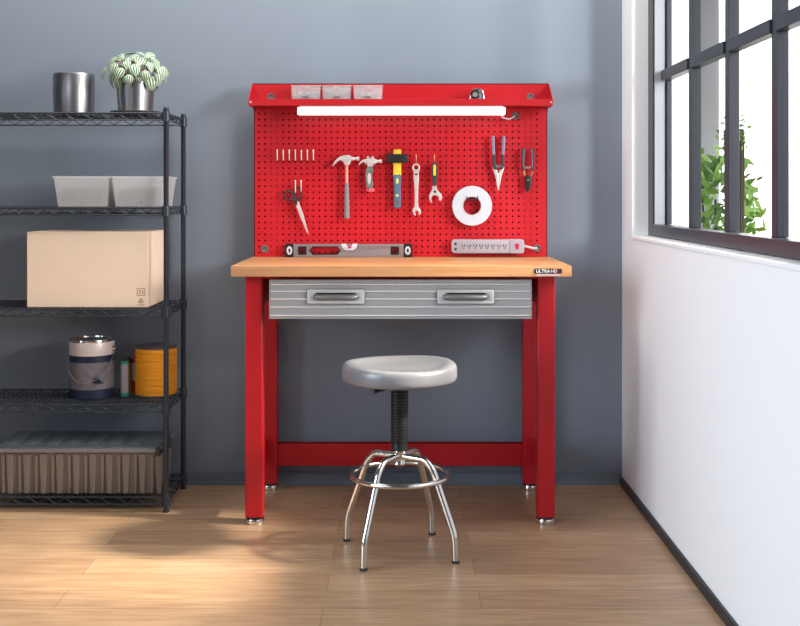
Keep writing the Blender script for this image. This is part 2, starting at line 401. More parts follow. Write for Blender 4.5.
# ================================================================== WORKBENCH
bench = thing('workbench', (0, 4.18, 0), 'red steel workbench with a beech wood top and a wide stainless drawer', 'workbench')
TZ = .9525
plate('worktop', [rrect(-.609, .611, TZ-.0395, TZ, .004)], 3.88, .605, M['beech'], bench, .002, world=True)
# the logo badge on the front edge
bx0, _, bz1 = P(534.4, 268.6, 3.88); bx1, _, bz0 = P(561.8, 273.4, 3.88)
badge = plate('badge', [rrect(bx0, bx1, bz0, bz1, .003)], 3.8775, .0026, M['black'], bench, 0.0004, world=True)
def text_mesh(name, s, x0, x1, zc, Y, m, parent, bold=.0):
    cu = bpy.data.curves.new('txt', 'FONT'); cu.body = s; cu.size = .02; cu.extrude = .0001; cu.offset = bold
    tmp = bpy.data.objects.new('tmp', cu); COL.objects.link(tmp); dg = bpy.context.evaluated_depsgraph_get(); dg.update()
    me0 = bpy.data.meshes.new_from_object(tmp.evaluated_get(dg))
    xs = [v.co.x for v in me0.vertices]; zs = [v.co.y for v in me0.vertices]
    k = (x1-x0)/(max(xs)-min(xs)); zm = (max(zs)+min(zs))/2
    vs = [(x0+(v.co.x-min(xs))*k, Y-v.co.z, zc+(v.co.y-zm)*k) for v in me0.vertices]; fs = [tuple(p.vertices) for p in me0.polygons]
    bpy.data.objects.remove(tmp); bpy.data.curves.remove(cu)
    return MB().add(vs, fs).build(name, m, parent)
zc = (bz0+bz1)/2
text_mesh('lettering', 'ULTRA', bx0+.006, bx0+.056, zc, 3.8772, M['text'], badge, .0003)
text_mesh('lettering', 'HD', bx0+.059, bx0+.080, zc, 3.8772, M['text'], badge, .0003)
rg = MB(); rg.tube([(bx0+.0745+.0095*math.cos(a), 3.8774, zc+.0078*math.sin(a)) for a in [2*PI*k/24 for k in range(24)]], .0009, 6, closed=True)
rg.build('emblem_ring', M['red_print'], badge)
sx0, _, sz1 = P(536.5, 274.2, 3.88); sx1, _, sz0 = P(559.5, 275.6, 3.88)
MB().box(sx0, sx1, 3.8785, 3.8802, sz0, sz1).build('badge_underline', M['cord'], bench)

# legs: steel angle posts with levelling feet
def leg(x0, x1, y0, y1):
    l = MB().box(x0, x1, y0, y1, .026, TZ-.0395).build('leg', M['red'], bench, .004)
    cx, cy = (x0+x1)/2, (y0+y1)/2
    f = MB().use(M['black']).lathe([(0, .030), (.027, .030), (.030, .024), (.030, .018)], (cx, cy, 0), 32)
    f.use(M['chrome']).lathe([(.030, .020), (.0345, .019), (.036, .015), (.036, .005), (.0345, 0), (0, 0)], (cx, cy, 0), 32)
    f.build('levelling_foot', None, l)
for x0, x1 in ((-.5695, -.5055), (.4985, .5625)):
    leg(x0, x1, 3.960, 4.024); leg(x0, x1, 4.420, 4.484)
    MB().box(x0+.008, x0+.024 if x0 < 0 else x1-.008, 4.024, 4.420, .105, .212).build('side_rail', M['red'], bench, .002) if x0 < 0 else \
        MB().box(x1-.024, x1-.008, 4.024, 4.420, .105, .212).build('side_rail', M['red'], bench, .002)
    MB().box(x0+.004, x1-.004, 4.024, 4.420, .80, TZ-.0395).build('side_rail', M['red'], bench, .002)
MB().box(-.5055, .4985, 4.448, 4.462, .094, .188).box(-.5055, .4985, 4.448, 4.476, .184, .188).build('back_stretcher', M['red'], bench, .0015)
MB().box(-.5055, .4985, 4.440, 4.470, .80, TZ-.0395).build('back_rail', M['red'], bench, .002)
MB().box(-.5055, .4985, 3.972, 3.990, .8985, TZ-.0395).build('apron', M['red'], bench, .001)
# drawer: pressed steel face with raised ribs, box behind, two recessed pulls
DY = 3.93
dx0, dx1, dz0, dz1 = -.4775, .4735, .757, .8985
dr = MB(); ribs = [.882, .8567, .8287, .7997, .769]
prof = [(0, dz1)]
for r in ribs: prof += [(0, r+.0045), (-.004, r+.002), (-.004, r-.002), (0, r-.0045)]
prof += [(0, dz0)]
fvs = []; ffs = []
for y, z in prof: fvs += [(dx0, DY+y, z), (dx1, DY+y, z)]
for k in range(len(prof)-1): ffs.append((2*k, 2*k+1, 2*k+3, 2*k+2))
k0 = len(fvs); fvs += [(dx0, DY+.018, dz1), (dx1, DY+.018, dz1), (dx0, DY+.018, dz0), (dx1, DY+.018, dz0)]
n = 2*(len(prof)-1)
ffs += [(0, 1, k0+1, k0), (n, n+1, k0+3, k0+2), (k0, k0+1, k0+3, k0+2)]
ffs += [tuple([2*k for k in range(len(prof))]+[k0+2, k0]), tuple([2*k+1 for k in range(len(prof))]+[k0+3, k0+1])]
dr.add(fvs, ffs)
drawer = dr.build('drawer', M['steel'], bench, smooth=25)
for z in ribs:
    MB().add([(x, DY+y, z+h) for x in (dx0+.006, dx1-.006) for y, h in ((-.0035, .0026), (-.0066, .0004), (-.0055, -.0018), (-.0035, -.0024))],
             [(0, 1, 2, 3), (7, 6, 5, 4), (0, 4, 5, 1), (1, 5, 6, 2), (2, 6, 7, 3), (3, 7, 4, 0)]).build('rib', M['bright_rib'], drawer)  # rib highlights put into the bright colour of these strips
MB().box(dx0+.01, dx1-.01, DY+.018, 4.36, dz0+.006, dz1-.006).build('drawer_box', M['steel_plate'], drawer, .001)
for ax, bx in ((307.3, 364.5), (437.2, 494.2)):
    x0, _, zt = P(ax, 289.4, DY-.006); x1, _, zb = P(bx, 303.6, DY-.006)
    inner = rrect(x0+.024, x1-.024, zb+.0125, zt-.0125, .012)
    h = plate('handle_plate', [rrect(x0, x1, zb, zt, .003), inner], DY-.0105, .010, M['steel_plate'], drawer, .001, world=True)
    plate('plate_gap', [rrect(x0-.0016, x1+.0016, zb-.0016, zt+.0016, .004), rrect(x0-.0002, x1+.0002, zb-.0002, zt+.0002, .003)], DY-.0072, .006, M['grip_dark'], h, 0, world=True)
    plate('recess', [rrect(x0+.0238, x1-.0238, zb+.0123, zt-.0123, .012)], DY-.0050, .002, M['iron'], h, 0, world=True)
    xm0, xm1, zm = x0+.028, x1-.028, (zb+zt)/2-.001
    pts = [(xm0, DY-.006, zm+.001), (xm0+.004, DY-.017, zm+.001), (xm0+.014, DY-.023, zm), (xm1-.014, DY-.023, zm), (xm1-.004, DY-.017, zm+.001), (xm1, DY-.006, zm+.001)]
    MB().tube(pts, .0100, 14).build('pull', M['dark_steel'], h)

# ================================================================== PEGBOARD STATION (lifts off the bench: back board, tray)
peg = thing('pegboard_hutch', (0, 4.45, TZ), 'red perforated pegboard back panel with a shallow tray on top, standing on the bench', 'pegboard')
YB = 4.43
px0, px1, pz0, pz1 = -.6, .597, TZ+.001, 1.62
pitch = 6.04*YB/F; hx0 = (259-CX)*YB/F; hz0 = HC-(113.7-CY)*YB/F
NX, NZ = 47, 24; hr = .0040
bd = MB()
cx0, cx1 = hx0-pitch/2, hx0+(NX-.5)*pitch; cz1, cz0 = hz0+pitch/2, hz0-(NZ-.5)*pitch
nh = 8; vs = []; fs = []
for j in range(NZ):
    for i in range(NX):
        hx, hz = hx0+i*pitch, hz0-j*pitch; h2 = pitch/2; k = len(vs)
        for q in range(nh): a = 2*PI*(q+.5)/nh; vs.append((hx+hr*math.cos(a), YB, hz+hr*math.sin(a)))
        for q in range(nh): a = 2*PI*(q+.5)/nh; vs.append((hx+hr*math.cos(a), YB+.003, hz+hr*math.sin(a)))
        sq = []
        for q in range(nh):
            a = 2*PI*(q+.5)/nh; c, s_ = math.cos(a), math.sin(a); mm = max(abs(c), abs(s_)); vs.append((hx+h2*(c/mm if abs(c) > abs(s_) else c/mm), YB, hz+h2*s_/mm))
        # corners
        cs = [(hx+h2, hz+h2), (hx-h2, hz+h2), (hx-h2, hz-h2), (hx+h2, hz-h2)]
        for x, z in cs: vs.append((x, YB, z))
        for q in range(nh):
            r = (q+1) % nh
            fs.append((k+q, k+r, k+nh+r, k+nh+q))
            if q % 2 == 0: fs.append((k+q, k+2*nh+q, k+3*nh+q//2, k+2*nh+r, k+r))
            else: fs.append((k+q, k+2*nh+q, k+2*nh+r, k+r))
bd.add(vs, fs)
# plain margins around the perforated field
def quad(x0, x1, za, zb): bd.add([(x0, YB, za), (x1, YB, za), (x1, YB, zb), (x0, YB, zb)], [(0, 1, 2, 3)])
quad(px0, cx0, pz0, pz1); quad(cx1, px1, pz0, pz1); quad(cx0, cx1, cz1, pz1)
if cz0 > pz0: quad(cx0, cx1, pz0, cz0)
bd.box(px0, px0+.003, YB, YB+.045, pz0, pz1).box(px1-.003, px1, YB, YB+.045, pz0, pz1).box(px0, px1, YB+.001, YB+.045, pz0, pz0+.003)
bd.build('perforated_panel', M['red_board'], peg)
MB().box(px0+.003, px1-.003, YB+.043, YB+.045, pz0+.003, 1.545).build('back_sheet', M['black'], peg)  # black sheet imitates the shaded gap behind the holes
for a, b in ((268.2, 279.8), (522, 533.8)):
    xa, xb = (a-CX)*YB/F, (b-CX)*YB/F
    MB().box(xa, xb, YB+.0032, YB+.042, pz0+.004, pz1-.01).build('channel', M['red'], peg)
# tray: rear panel, floor, sloping end plates, front lip
ty0, ty1 = 4.310, 4.452
tr = MB()
tr.box(-.604, .601, YB+.010, YB+.024, 1.545, 1.660)              # rear panel (behind the board's top edge)
tr.build('tray_back', M['red'], peg, .001)
MB().box(-.604, .601, YB-.003, YB+.0005, 1.560, 1.660).box(-.604, .601, YB-.003, YB+.024, 1.657, 1.660).build('tray_back_face', M['red'], peg)
MB().box(-.604, .601, ty0+.0015, YB-.003, 1.562, 1.565).build('tray_floor', M['red'], peg)
MB().box(-.604, .601, ty0, ty0+.0025, 1.5600, 1.5865).box(-.604, .601, ty0, ty0+.010, 1.5845, 1.587).build('tray_lip', M['red'], peg, .0008)
for x in (-.6065, .6010):
    ev = [(x, ty0, 1.5600), (x, YB+.02, 1.5600), (x, YB+.02, 1.660), (x, YB-.005, 1.660), (x, ty0, 1.587)]
    ev2 = [(a+.003, b, c) for a, b, c in ev]
    MB().add(ev+ev2, [(0, 1, 2, 3, 4), (9, 8, 7, 6, 5)]+[(i, (i+1) % 5, 5+(i+1) % 5, 5+i) for i in range(5)]).build('tray_end', M['red'], peg)
for x in (-.598, .596):
    MB().lathe([(0, .004), (.003, .0035), (.0045, 0)], (x, ty0, 1.573), 14, 'Y').build('rivet', M['pin'], peg)
for gx, gy in ((271, 97), (530.5, 97)):
    x, _, z = P(gx, gy, YB-.003); MB().lathe([(0, .001), (.010, .001), (.011, .004), (.0155, .004), (.016, 0)], (x, YB-.003, z), 20, 'Y').build('grommet', M['grommet'], peg)
for gx, gy in ((264.8, 249), (537, 248.3), (515.3, 115.6)):
    x, _, z = P(gx, gy, YB); MB().lathe([(0, .001), (.009, .001), (.011, .004), (.015, .004), (.0165, 0)], (x, YB, z), 20, 'Y').build('grommet', M['grommet'], peg)

# light bar under the tray
lb = thing('light_bar', (0, 4.34, 1.525), 'glowing white tube light fixed under the front of the red tray', 'light')
lx0, lx1 = (297.6-CX)*4.325/F, (505.2-CX)*4.325/F
plate('diffuser', [rrect(lx0, lx1, 1.5235, 1.5555, .005)], 4.3125, .034, M['led'], lb, .003, world=True)
MB().box(lx0+.01, lx1-.01, 4.318, 4.342, 1.5555, 1.5619).build('housing', M['white_p'], lb, .001)
cpts = [(lx1-.014, 4.34, 1.524), (lx1-.008, 4.352, 1.516), (lx1+.012, 4.37, 1.511), (lx1+.03, 4.40, 1.515), P(514.5, 116.2, 4.426)]
MB().tube([Vector(c) for c in cpts], .0036, 8).build('cord', M['cord'], lb)
ld = bpy.data.lights.new('light_bar_glow', 'AREA'); ld.shape = 'RECTANGLE'; ld.size = .8; ld.size_y = .02; ld.energy = .12; ld.color = (1, .96, .92)
lo = bpy.data.objects.new('light_bar_glow', ld); COL.objects.link(lo); lo.parent = lb; lo.location = (0, 0.0, -.002); lo.rotation_euler = (math.radians(35), 0, 0)

# ================================================================== TOOLS ON THE BOARD
HG = 'peg hooks on the red board'
hook0 = None
def hook(px, py0, py1, label, m='pin', Yo=4.402, r=.0028):
    """bent peg: rod out of a board hole and an upturned tine from py1 (bottom) to py0 (top)"""
    x, _, z1 = P(px, py0, Yo); z0_ = P(px, py1, Yo)[2]
    pts = [(x, YB+.012, z0_+.004), (x, Yo+.008, z0_+.0005), (x, Yo+.003, z0_+.001), (x, Yo, z0_+.006), (x, Yo, z1)]
    o = MB().tube(pts, r, 8).build('peg_hook', M[m], origin=(x, YB, z0_))
    return tag(o, label, 'hook', HG)
ordn = ['leftmost', 'second from left', 'third from left', 'middle', 'third from right', 'second from right', 'rightmost']
first = hook(277.1, 149.6, 160.2, 'leftmost of seven empty pale pegs in a row on the pegboard')
first['group'] = 'row of seven empty pegs'
for k in range(1, 7):
    c = first.copy(); COL.objects.link(c); c.location.x += 6.04*4.402/F*k
    c['label'] = '%s of seven empty pale pegs in a row on the pegboard' % ordn[k]
hook(295.3, 180, 192.5, 'left one of two pale pegs holding the scissors'); hook(301.0, 180, 191.5, 'right one of two pale pegs holding the scissors')
hook(416.1, 154.8, 164.8, 'thin brass coloured peg from which the combination wrench hangs', 'copper', r=.0020)
hook(434.4, 154.6, 164.5, 'thin brass coloured peg above the adjustable wrench', 'copper', r=.0020)
def prong(pxs, py, label, Yo=4.390, r=.0020, m='tool', up=3):
    mb = MB(); z = P(0, py, 4.40)[2]
    X = [(p-CX)*4.40/F for p in pxs]
    for x in X: mb.tube([(x, YB+.010, z), (x, Yo+.004, z), (x, Yo, z+.003), (x, Yo, z+.001*up)], r, 8)
    mb.box(X[0]-.002, X[1]+.002, YB-.0025, YB-.0005, z-.004, z+.004)
    return tag(mb.build('double_peg_hook', M[m], origin=(X[0], YB, z)), label, 'hook', HG)
prong((343.6, 350.2), 162.4, 'two pronged hook under the head of the long claw hammer')
prong((365.6, 375.2), 163.6, 'two pronged hook under the head of the short multitool hammer')
prong((392.2, 402.6), 162.4, 'two pronged hook under the black head of the sledge hammer')
prong((496.2, 500.6), 166.6, 'two pronged hook in the fork of the silver nosed pliers', r=.0016)
prong((526.2, 530.0), 167.6, 'two pronged hook in the fork of the dark pliers', r=.0014)
# scissors
YT = 4.402
s = thing('scissors', P(296, 234, YT), 'long steel scissors with dark brown looped handles hanging at the left of the board', 'scissors')
plate('blade', [[(294.8, 202.5), (297.6, 201), (302.6, 215), (308.9, 235), (306.6, 232), (300.6, 218)]], YT, .003, M['tool'], s, .0005)
plate('blade', [[(295.8, 203), (298.6, 201.2), (303.2, 214), (308.9, 235), (304.6, 224)]], YT+.0032, .003, M['tool'], s, .0005)
plate('handle', [catmull([(284, 191.5), (289, 189.8), (293.2, 193), (297.8, 203), (294.5, 204), (291.5, 200.5), (286.5, 200.8), (283.4, 197)]), catmull([(285.6, 193), (289, 192.2), (291.7, 195), (290.6, 198.2), (286.8, 198.6), (285.2, 196)])], YT, .007, M['umber'], s, .0012)
plate('handle', [catmull([(294.5, 188), (298.5, 186.4), (302, 188.8), (302, 196), (299.6, 202), (296, 204), (296, 198), (293.6, 193)]), catmull([(296, 190), (298.5, 188.8), (300, 190.8), (299.8, 195.5), (297.6, 197.5), (295.6, 193.5)])], YT+.0034, .007, M['umber'], s, .0012)
x, _, z = P(296.6, 205, YT); MB().lathe([(0, .002), (.003, .0015), (.0035, 0)], (x, YT, z), 12, 'Y').build('pivot', M['iron'], s)
# claw hammer
s = thing('claw_hammer', P(347, 218, YT), 'long claw hammer with copper toned shaft and grey grip, left of the hammers', 'hammer')
head = [(332.2, 166.6), (334.5, 161.5), (339, 157), (344, 155.2), (348.5, 154.9), (351.5, 156.4), (354, 157.8), (354, 160.0), (351.2, 160.6), (349.8, 162.4), (349, 165), (344.2, 165), (343.6, 161.6), (339.4, 160.6), (335.6, 163.4)]
plate('head', [catmull(head, 3)], YT-.013, .022, M['tool'], s, .003)
xa, _, zh = P(353.5, 158.7, YT-.002); xb = P(359.3, 158.7, YT-.002)[0]
MB().lathe([(0, 0), (.0060, 0), (.0060, (xb-xa)*.35), (.0085, (xb-xa)*.6), (.0088, xb-xa-.001), (.0078, xb-xa), (0, xb-xa)], (xa, YT-.002, zh), 20, 'X').build('striking_face', M['tool'], s)
a, b = P(346.6, 164, YT), P(346.7, 185, YT)
MB().tube([a, b], .0066, 14).build('shaft', M['salmon'], s)
a, b, c, d = P(346.7, 183, YT), P(346.8, 190, YT), P(346.9, 210, YT), P(346.9, 218.4, YT)
MB().tube([a, b, c, d], [.0078, .0092, .0112, .0116], 16).build('grip', M['grip_grey'], s, .0015)
# multitool hammer
s = thing('multitool_hammer', P(369, 192, YT), 'short hammer multitool with mottled grey folding handle and red feet', 'hammer')
head = [(357.7, 166.2), (359.8, 162), (363, 159.6), (367, 158.6), (367, 156.2), (368.4, 156), (369.2, 158), (371.5, 158), (372.2, 155.8), (373.6, 156), (373.9, 158.4), (376.5, 159.4), (376.5, 163.4), (373.5, 164), (372.5, 166.6), (367.4, 166.6), (366.8, 162.8), (363, 162), (360, 164)]
plate('head', [head], YT-.010, .018, M['tool'], s, .002)
xa, _, zh = P(376, 161.3, YT-.001); xb = P(382.0, 161.3, YT-.001)[0]
MB().lathe([(0, 0), (.0062, 0), (.0062, (xb-xa)*.45), (.0082, (xb-xa)*.6), (.0082, xb-xa), (0, xb-xa)], (xa, YT-.001, zh), 18, 'X').build('striking_face', M['tool'], s)
plate('handle', [catmull([(367.2, 166), (370, 166), (370.2, 176), (369.6, 188), (367.4, 189.6), (366, 183), (365.5, 174)], 4)], YT-.006, .010, M['camo'], s, .0015)
plate('handle', [catmull([(369.6, 166), (372.8, 166), (373, 172), (371.8, 176), (373, 182), (372.4, 189), (369.4, 188.6), (370, 178)], 4)], YT-.004, .011, M['camo'], s, .0015)
plate('folded_blade', [catmull([(367.6, 176), (369.0, 173), (370.8, 175), (370.6, 181), (369.4, 185), (367.8, 182)], 3)], YT-.0075, .003, M['cord'], s, .0005)
plate('end_cap', [catmull([(366.6, 188.6), (369.5, 188), (374.2, 188.6), (374.6, 190.8), (372.4, 192), (367.2, 191.4)], 3)], YT-.006, .013, M['pink'], s, .001)
# sledge hammer
s = thing('sledge_hammer', P(397, 207, YT), 'small sledge hammer with a black head and yellow and slate blue handle', 'hammer')
hp = plate('head', [[(386.4, 155.0), (387.0, 154.2), (389, 154.0), (405.6, 154.0), (407.6, 154.2), (408.2, 155), (408.2, 161.6), (407.6, 162.6), (405.6, 162.8), (389, 162.8), (387.0, 162.6), (386.4, 161.8)]], YT-.018, .032, M['iron'], s, .0025)
plate('shaft', [rrect(393.4, 401.2, 149.4, 176.5, 1.2)], YT-.009, .018, M['yellow'], s, .002)
g = plate('grip', [catmull([(393.8, 175.4), (397.3, 174.8), (400.9, 175.4), (400.8, 190), (401.0, 205), (400, 207.8), (397.4, 208.2), (394.8, 207.8), (394, 205), (394.1, 190)], 3)], YT-.011, .021, M['slate'], s, .003)
for yy, hh in ((181, 3.0), (195.5, 1.4)):
    plate('grip_mark', [oval(397.3, yy, 1.3, hh)], YT-.0118, .0012, M['lime'], g)
plate('hanging_hole', [oval(397.4, 202.8, 1.5, 1.5, 14), oval(397.4, 202.8, .7, .7, 10)], YT-.0122, .0016, M['copper'], g)
# combination wrench
plate_pts = []
c0 = (416.1, 167.6)
sw = plate('combination_wrench', [catmull([(416.1, 163.4), (418.6, 164.2), (420.0, 166.8), (419.8, 169.4), (418.8, 172), (418.9, 178), (418.3, 190), (418.2, 205), (419.6, 208.2), (420.9, 211.0), (420.4, 214.2), (418.7, 215.2), (418.5, 212.2), (416.6, 210.8), (415.1, 212.4), (415.7, 215.6), (413.7, 214.6), (412.5, 211.4), (413.0, 208.8), (414.6, 205.6), (414.6, 190), (413.6, 178), (413.5, 172), (412.4, 169.4), (412.3, 166.6), (413.7, 164.2)], 3), oval(416.1, 167.4, 2.3, 2.3, 14)], YT-.001, .007, M['tool'], None, .0012, origin=P(416, 215, YT))
tag(sw, 'long silver combination wrench with ring end up, right of the sledge hammer', 'wrench')
plate('size_stamp', [rrect(414.6, 417.8, 173.6, 175.0, .5)], YT-.0016, .0015, M['iron'], sw)  # small dark pin at the collar below the ring end
# adjustable wrench
s = thing('adjustable_wrench', P(435, 202, YT), 'adjustable wrench with charcoal and yellow grip, open jaws pointing down', 'wrench')
plate('grip', [catmull([(432.3, 163.6), (434.9, 162.6), (437.6, 163.6), (438.0, 172), (436.8, 181), (436.0, 185.4), (433.0, 185.4), (432.3, 181), (431.7, 172)], 3)], YT-.008, .015, M['grip_dark'], s, .002)
plate('grip_inlay', [rrect(433.3, 435.9, 164.6, 175.6, 1.0)], YT-.0088, .0012, M['yellow'], s)
plate('head', [[(433.0, 184.5), (436.2, 184.5), (437.2, 190), (441.0, 193.5), (442.3, 197.4), (441.0, 201.2), (438.7, 200.0), (438.8, 197.0), (435.8, 195.0), (432.2, 196.0), (431.0, 199.0), (432.2, 202.0), (430.6, 202.6), (429.0, 198), (429.3, 194.6), (432.0, 190)], [(433.6, 190.6), (436.2, 190.6), (436.2, 192.8), (433.6, 192.8)]], YT-.001, .008, M['tool'], s, .0012)
x, _, z = P(434.9, 191.7, YT); MB().lathe([(.0, -.005), (.004, -.005), (.004, .005), (0, .005)], (x, YT+.003, z), 12, 'X').build('adjusting_screw', M['iron'], s)
# pliers with long handles
s = thing('long_nose_pliers', P(498, 190, YT), 'long nose pliers with silver tips pointing down and blue grey handles', 'pliers')
for sg in (-1, 1):
    c = 498.4
    f = lambda pts: [(c+sg*a, b) for a, b in pts]
    plate('grip', [catmull(f([(4.0, 136.6), (5.6, 135.8), (6.8, 137), (6.6, 146), (5.6, 156), (3.2, 156), (3.6, 148)]), 3)], YT-.005, .011, M['lilac'], s, .002)
    plate('grip_end', [catmull(f([(3.2, 155), (5.6, 155), (6.0, 162), (5.0, 168.2), (2.0, 169.6), (1.2, 166.5), (2.6, 162)]), 3)], YT-.006, .012, M['grip_dark'], s, .002)
    plate('jaw', [f([(5.6, 166.4), (5.8, 168), (3.2, 176), (2.2, 181), (.7, 189.8), (.05, 190.4), (.05, 171), (2.4, 169.6)])], YT-.003+.0005*sg, .007, M['tool'], s, .001)
x, _, z = P(498.4, 171.8, YT-.003); MB().lathe([(0, .0025), (.0035, .002), (.0042, 0)], (x, YT-.003, z), 14, 'Y').build('pivot', M['iron'], s)
# dark pliers
s = thing('slip_joint_pliers', P(528, 191, YT), 'dark jawed pliers with purple grey handles at the right edge of the board', 'pliers')
for sg in (-1, 1):
    c = 528.0
    f = lambda pts: [(c+sg*a, b) for a, b in pts]
    plate('grip', [catmull(f([(2.9, 149), (4.6, 148.2), (6.2, 149.6), (6.4, 158), (6.4, 166), (5.4, 171.5), (3.4, 170), (3.9, 164), (3.3, 156)]), 3)], YT-.005, .011, M['grip_dark'], s, .002)
    plate('grip_stripe', [catmull(f([(3.2, 150), (4.0, 149.6), (4.6, 158), (4.5, 167), (3.8, 167), (3.9, 158)]), 3)], YT-.0058, .001, M['lilac'], s)
    plate('shank', [f([(5.0, 168), (5.4, 172), (3.6, 175.6), (1.4, 176.4), (3.4, 172.5), (3.4, 168)])], YT-.002, .006, M['copper'], s, .0008)
plate('jaw', [catmull([(524.8, 176.5), (528, 175), (531.2, 176.6), (531.0, 186), (529.4, 190.6), (527, 191.8), (525.2, 189), (525, 182)], 3)], YT-.005, .011, M['iron'], s, .0015)
x, _, z = P(528, 180, YT-.005); MB().lathe([(0, .0025), (.0035, .002), (.0042, 0)], (x, YT-.005, z), 14, 'Y').build('pivot', M['grip_grey'], s)
# tape roll hung on a wide hook
YR = 4.392
x, _, z = P(472.2, 205.8, YR)
s = thing('tape_roll', (x, YR, z-.08), 'large flat roll of white tape hanging on the pegboard', 'tape')
ro, ri = 19.9*YR/F, 9.0*YR/F
MB().lathe([(ri+.004, .0), (ro-.001, 0), (ro, .001), (ro, .027), (ro-.001, .028), (ri+.004, .028)], (x, YR+.028, z), 56, 'Y').build('tape', M['white_p'], s)
MB().lathe([(ri, -.0005), (ri+.0045, -.0005), (ri+.0045, .0288), (ri, .0288), (ri, -.0005)], (x, YR+.028, z), 48, 'Y').build('core', M['cord'], s)
mb = MB(); zt = z+ri-.003
for dx in (-.0245, .0245):
    mb.tube([(x+dx, YB+.010, z+.012), (x+dx, YR-.006, z+.012), (x+dx, YR-.011, z+.016), (x+dx, YR-.011, z+.042)], .0024, 8)
mb.tube([(x-.0245, YR+.010, z+.012), (x+.0245, YR+.010, z+.012)], .0024, 8)
# spread carried inside the core
mb = MB()
for dx in (-.022, .022):
    zz = z+math.sqrt(max(0, (ri-.003)**2-dx*dx))
    mb.tube([(x+dx, YB+.010, zz), (x+dx, YR-.004, zz), (x+dx, YR-.008, zz+.003), (x+dx, YR-.008, zz+.014)], .0024, 8)
mb.tube([(x-.022, YR-.004, z+math.sqrt((ri-.003)**2-.022**2)-.001), (x+.022, YR-.004, z+math.sqrt((ri-.003)**2-.022**2)-.001)], .0024, 8)
tag(mb.build('double_peg_hook', M['iron'], origin=(x, YB, z)), 'dark U shaped hook through the core of the white tape roll', 'hook', HG)

# power strip + its lead
YS = 4.388
s = thing('power_strip', P(488, 253, YS), 'grey power strip with a red switch, fixed low on the pegboard at the right', 'power strip')
sb = plate('housing', [rrect(451.6, 516, 239.6, 253.4, 3.2)], YS, .038, M['strip'], s, .003)
plate('switch_end', [rrect(509.4, 524.4, 239.4, 253.6, 2.6)], YS-.003, .041, M['strip'], s, .003)
x, _, z = P(517.2, 246.4, YS-.003); MB().add([(x-.006, YS-.004, z-.012), (x+.006, YS-.004, z-.012), (x+.006, YS-.010, z+.012), (x-.006, YS-.010, z+.012), (x-.006, YS+.002, z-.012), (x+.006, YS+.002, z-.012), (x+.006, YS+.002, z+.012), (x-.006, YS+.002, z+.012)], [(0, 1, 2, 3), (4, 7, 6, 5), (0, 4, 5, 1), (1, 5, 6, 2), (2, 6, 7, 3), (3, 7, 4, 0)]).build('switch', M['switch'], s, .001)
for yy in (243.8, 249.2): plate('usb_port', [rrect(454.4, 456.6, yy-1.1, yy+1.1, .3)], YS-.0006, .002, M['slot'], s)
for k in range(8):
    c = 463.6+k*5.9
    o = MB()
    for ddx, ddy, a, b in ((-1.5, .8, .45, 1.0), (1.1, .8, .45, 1.0), (-.2, -1.6, .6, .6)):
        xa, _, za = P(c+ddx-a, 246.4-ddy-b, YS); xb, _, zb_ = P(c+ddx+a, 246.4-ddy+b, YS); o.box(xa, xb, YS-.0008, YS+.001, zb_, za)
    o.build('outlet', M['slot'], s)
MB().tube([P(523.5, 246, YS+.012), P(528, 247, YS+.012), P(533, 248.4, YS+.016), P(536.5, 248.3, YS+.034)], .0052, 10).build('cord', M['cord'], s)

# spirit level leaning upright against the board
YL = 4.396
s = thing('spirit_level', P(348, 257, YL), 'grey spirit level with black ends and white vials standing on the bench', 'level')
zL0 = TZ+.0005; yb = CY+(HC-zL0)*F/YL
top_y = 244.2
outl = [(293.4, top_y), (403.6, top_y), (403.6, yb), (293.4, yb)]
red_cut = [(313.5, 247.2), (336.6, 247.2), (339.6, 250.6), (336.6, 254.0), (313.5, 254.0), (310.2, 250.6)]
plate('body', [outl, red_cut, rrect(300.0, 304.6, 248.4, 253.0, .5), rrect(392.5, 397.1, 248.4, 253.0, .5)], YL, .022, M['level'], s, .001)
for c in (302.3, 394.8):
    plate('hand_hole_frame', [rrect(c-4.2, c+4.2, 246.4, 254.8, 1), rrect(c-2.2, c+2.2, 248.5, 252.9, .5)], YL-.001, .024, M['black'], s, .0005)
plate('hand_hole_frame', [catmull([(312.6, 246.4), (337.4, 246.4), (340.8, 250.6), (337.4, 254.8), (312.6, 254.8), (309.0, 250.6)], 1), catmull(red_cut, 1)], YL-.0006, .0232, M['iron'], s)
for c, a, b in ((287.4, 284.6, 293.4), (409.6, 403.6, 412.4)):
    sgn = 1 if c < 300 else -1; vc = 289.3 if c < 300 else 407.8
    plate('end_cap', [rrect(a, b, top_y-.3, yb, 2.2), oval(vc, 250.6, 2.9, 4.3)], YL-.0015, .025, M['black'], s, .001)
    plate('plumb_vial', [oval(vc, 250.6, 2.9, 4.3), oval(vc, 250.6, 1.2, 2.1)], YL-.0025, .020, M['white_p'], s, .0005)
plate('centre_vial', [[(341, top_y-.2), (346.2, top_y-.2), (347, 246.2), (351.6, 246.2), (352.4, top_y-.2), (357.6, top_y-.2), (356.4, 248), (353, 250.4), (345.6, 250.4), (342.2, 248)]], YL-.002, .023, M['white_p'], s, .0006)
plate('vial_bubble', [rrect(347.6, 351.4, 246.4, 248.2, .3)], YL-.0026, .002, M['switch'], s)

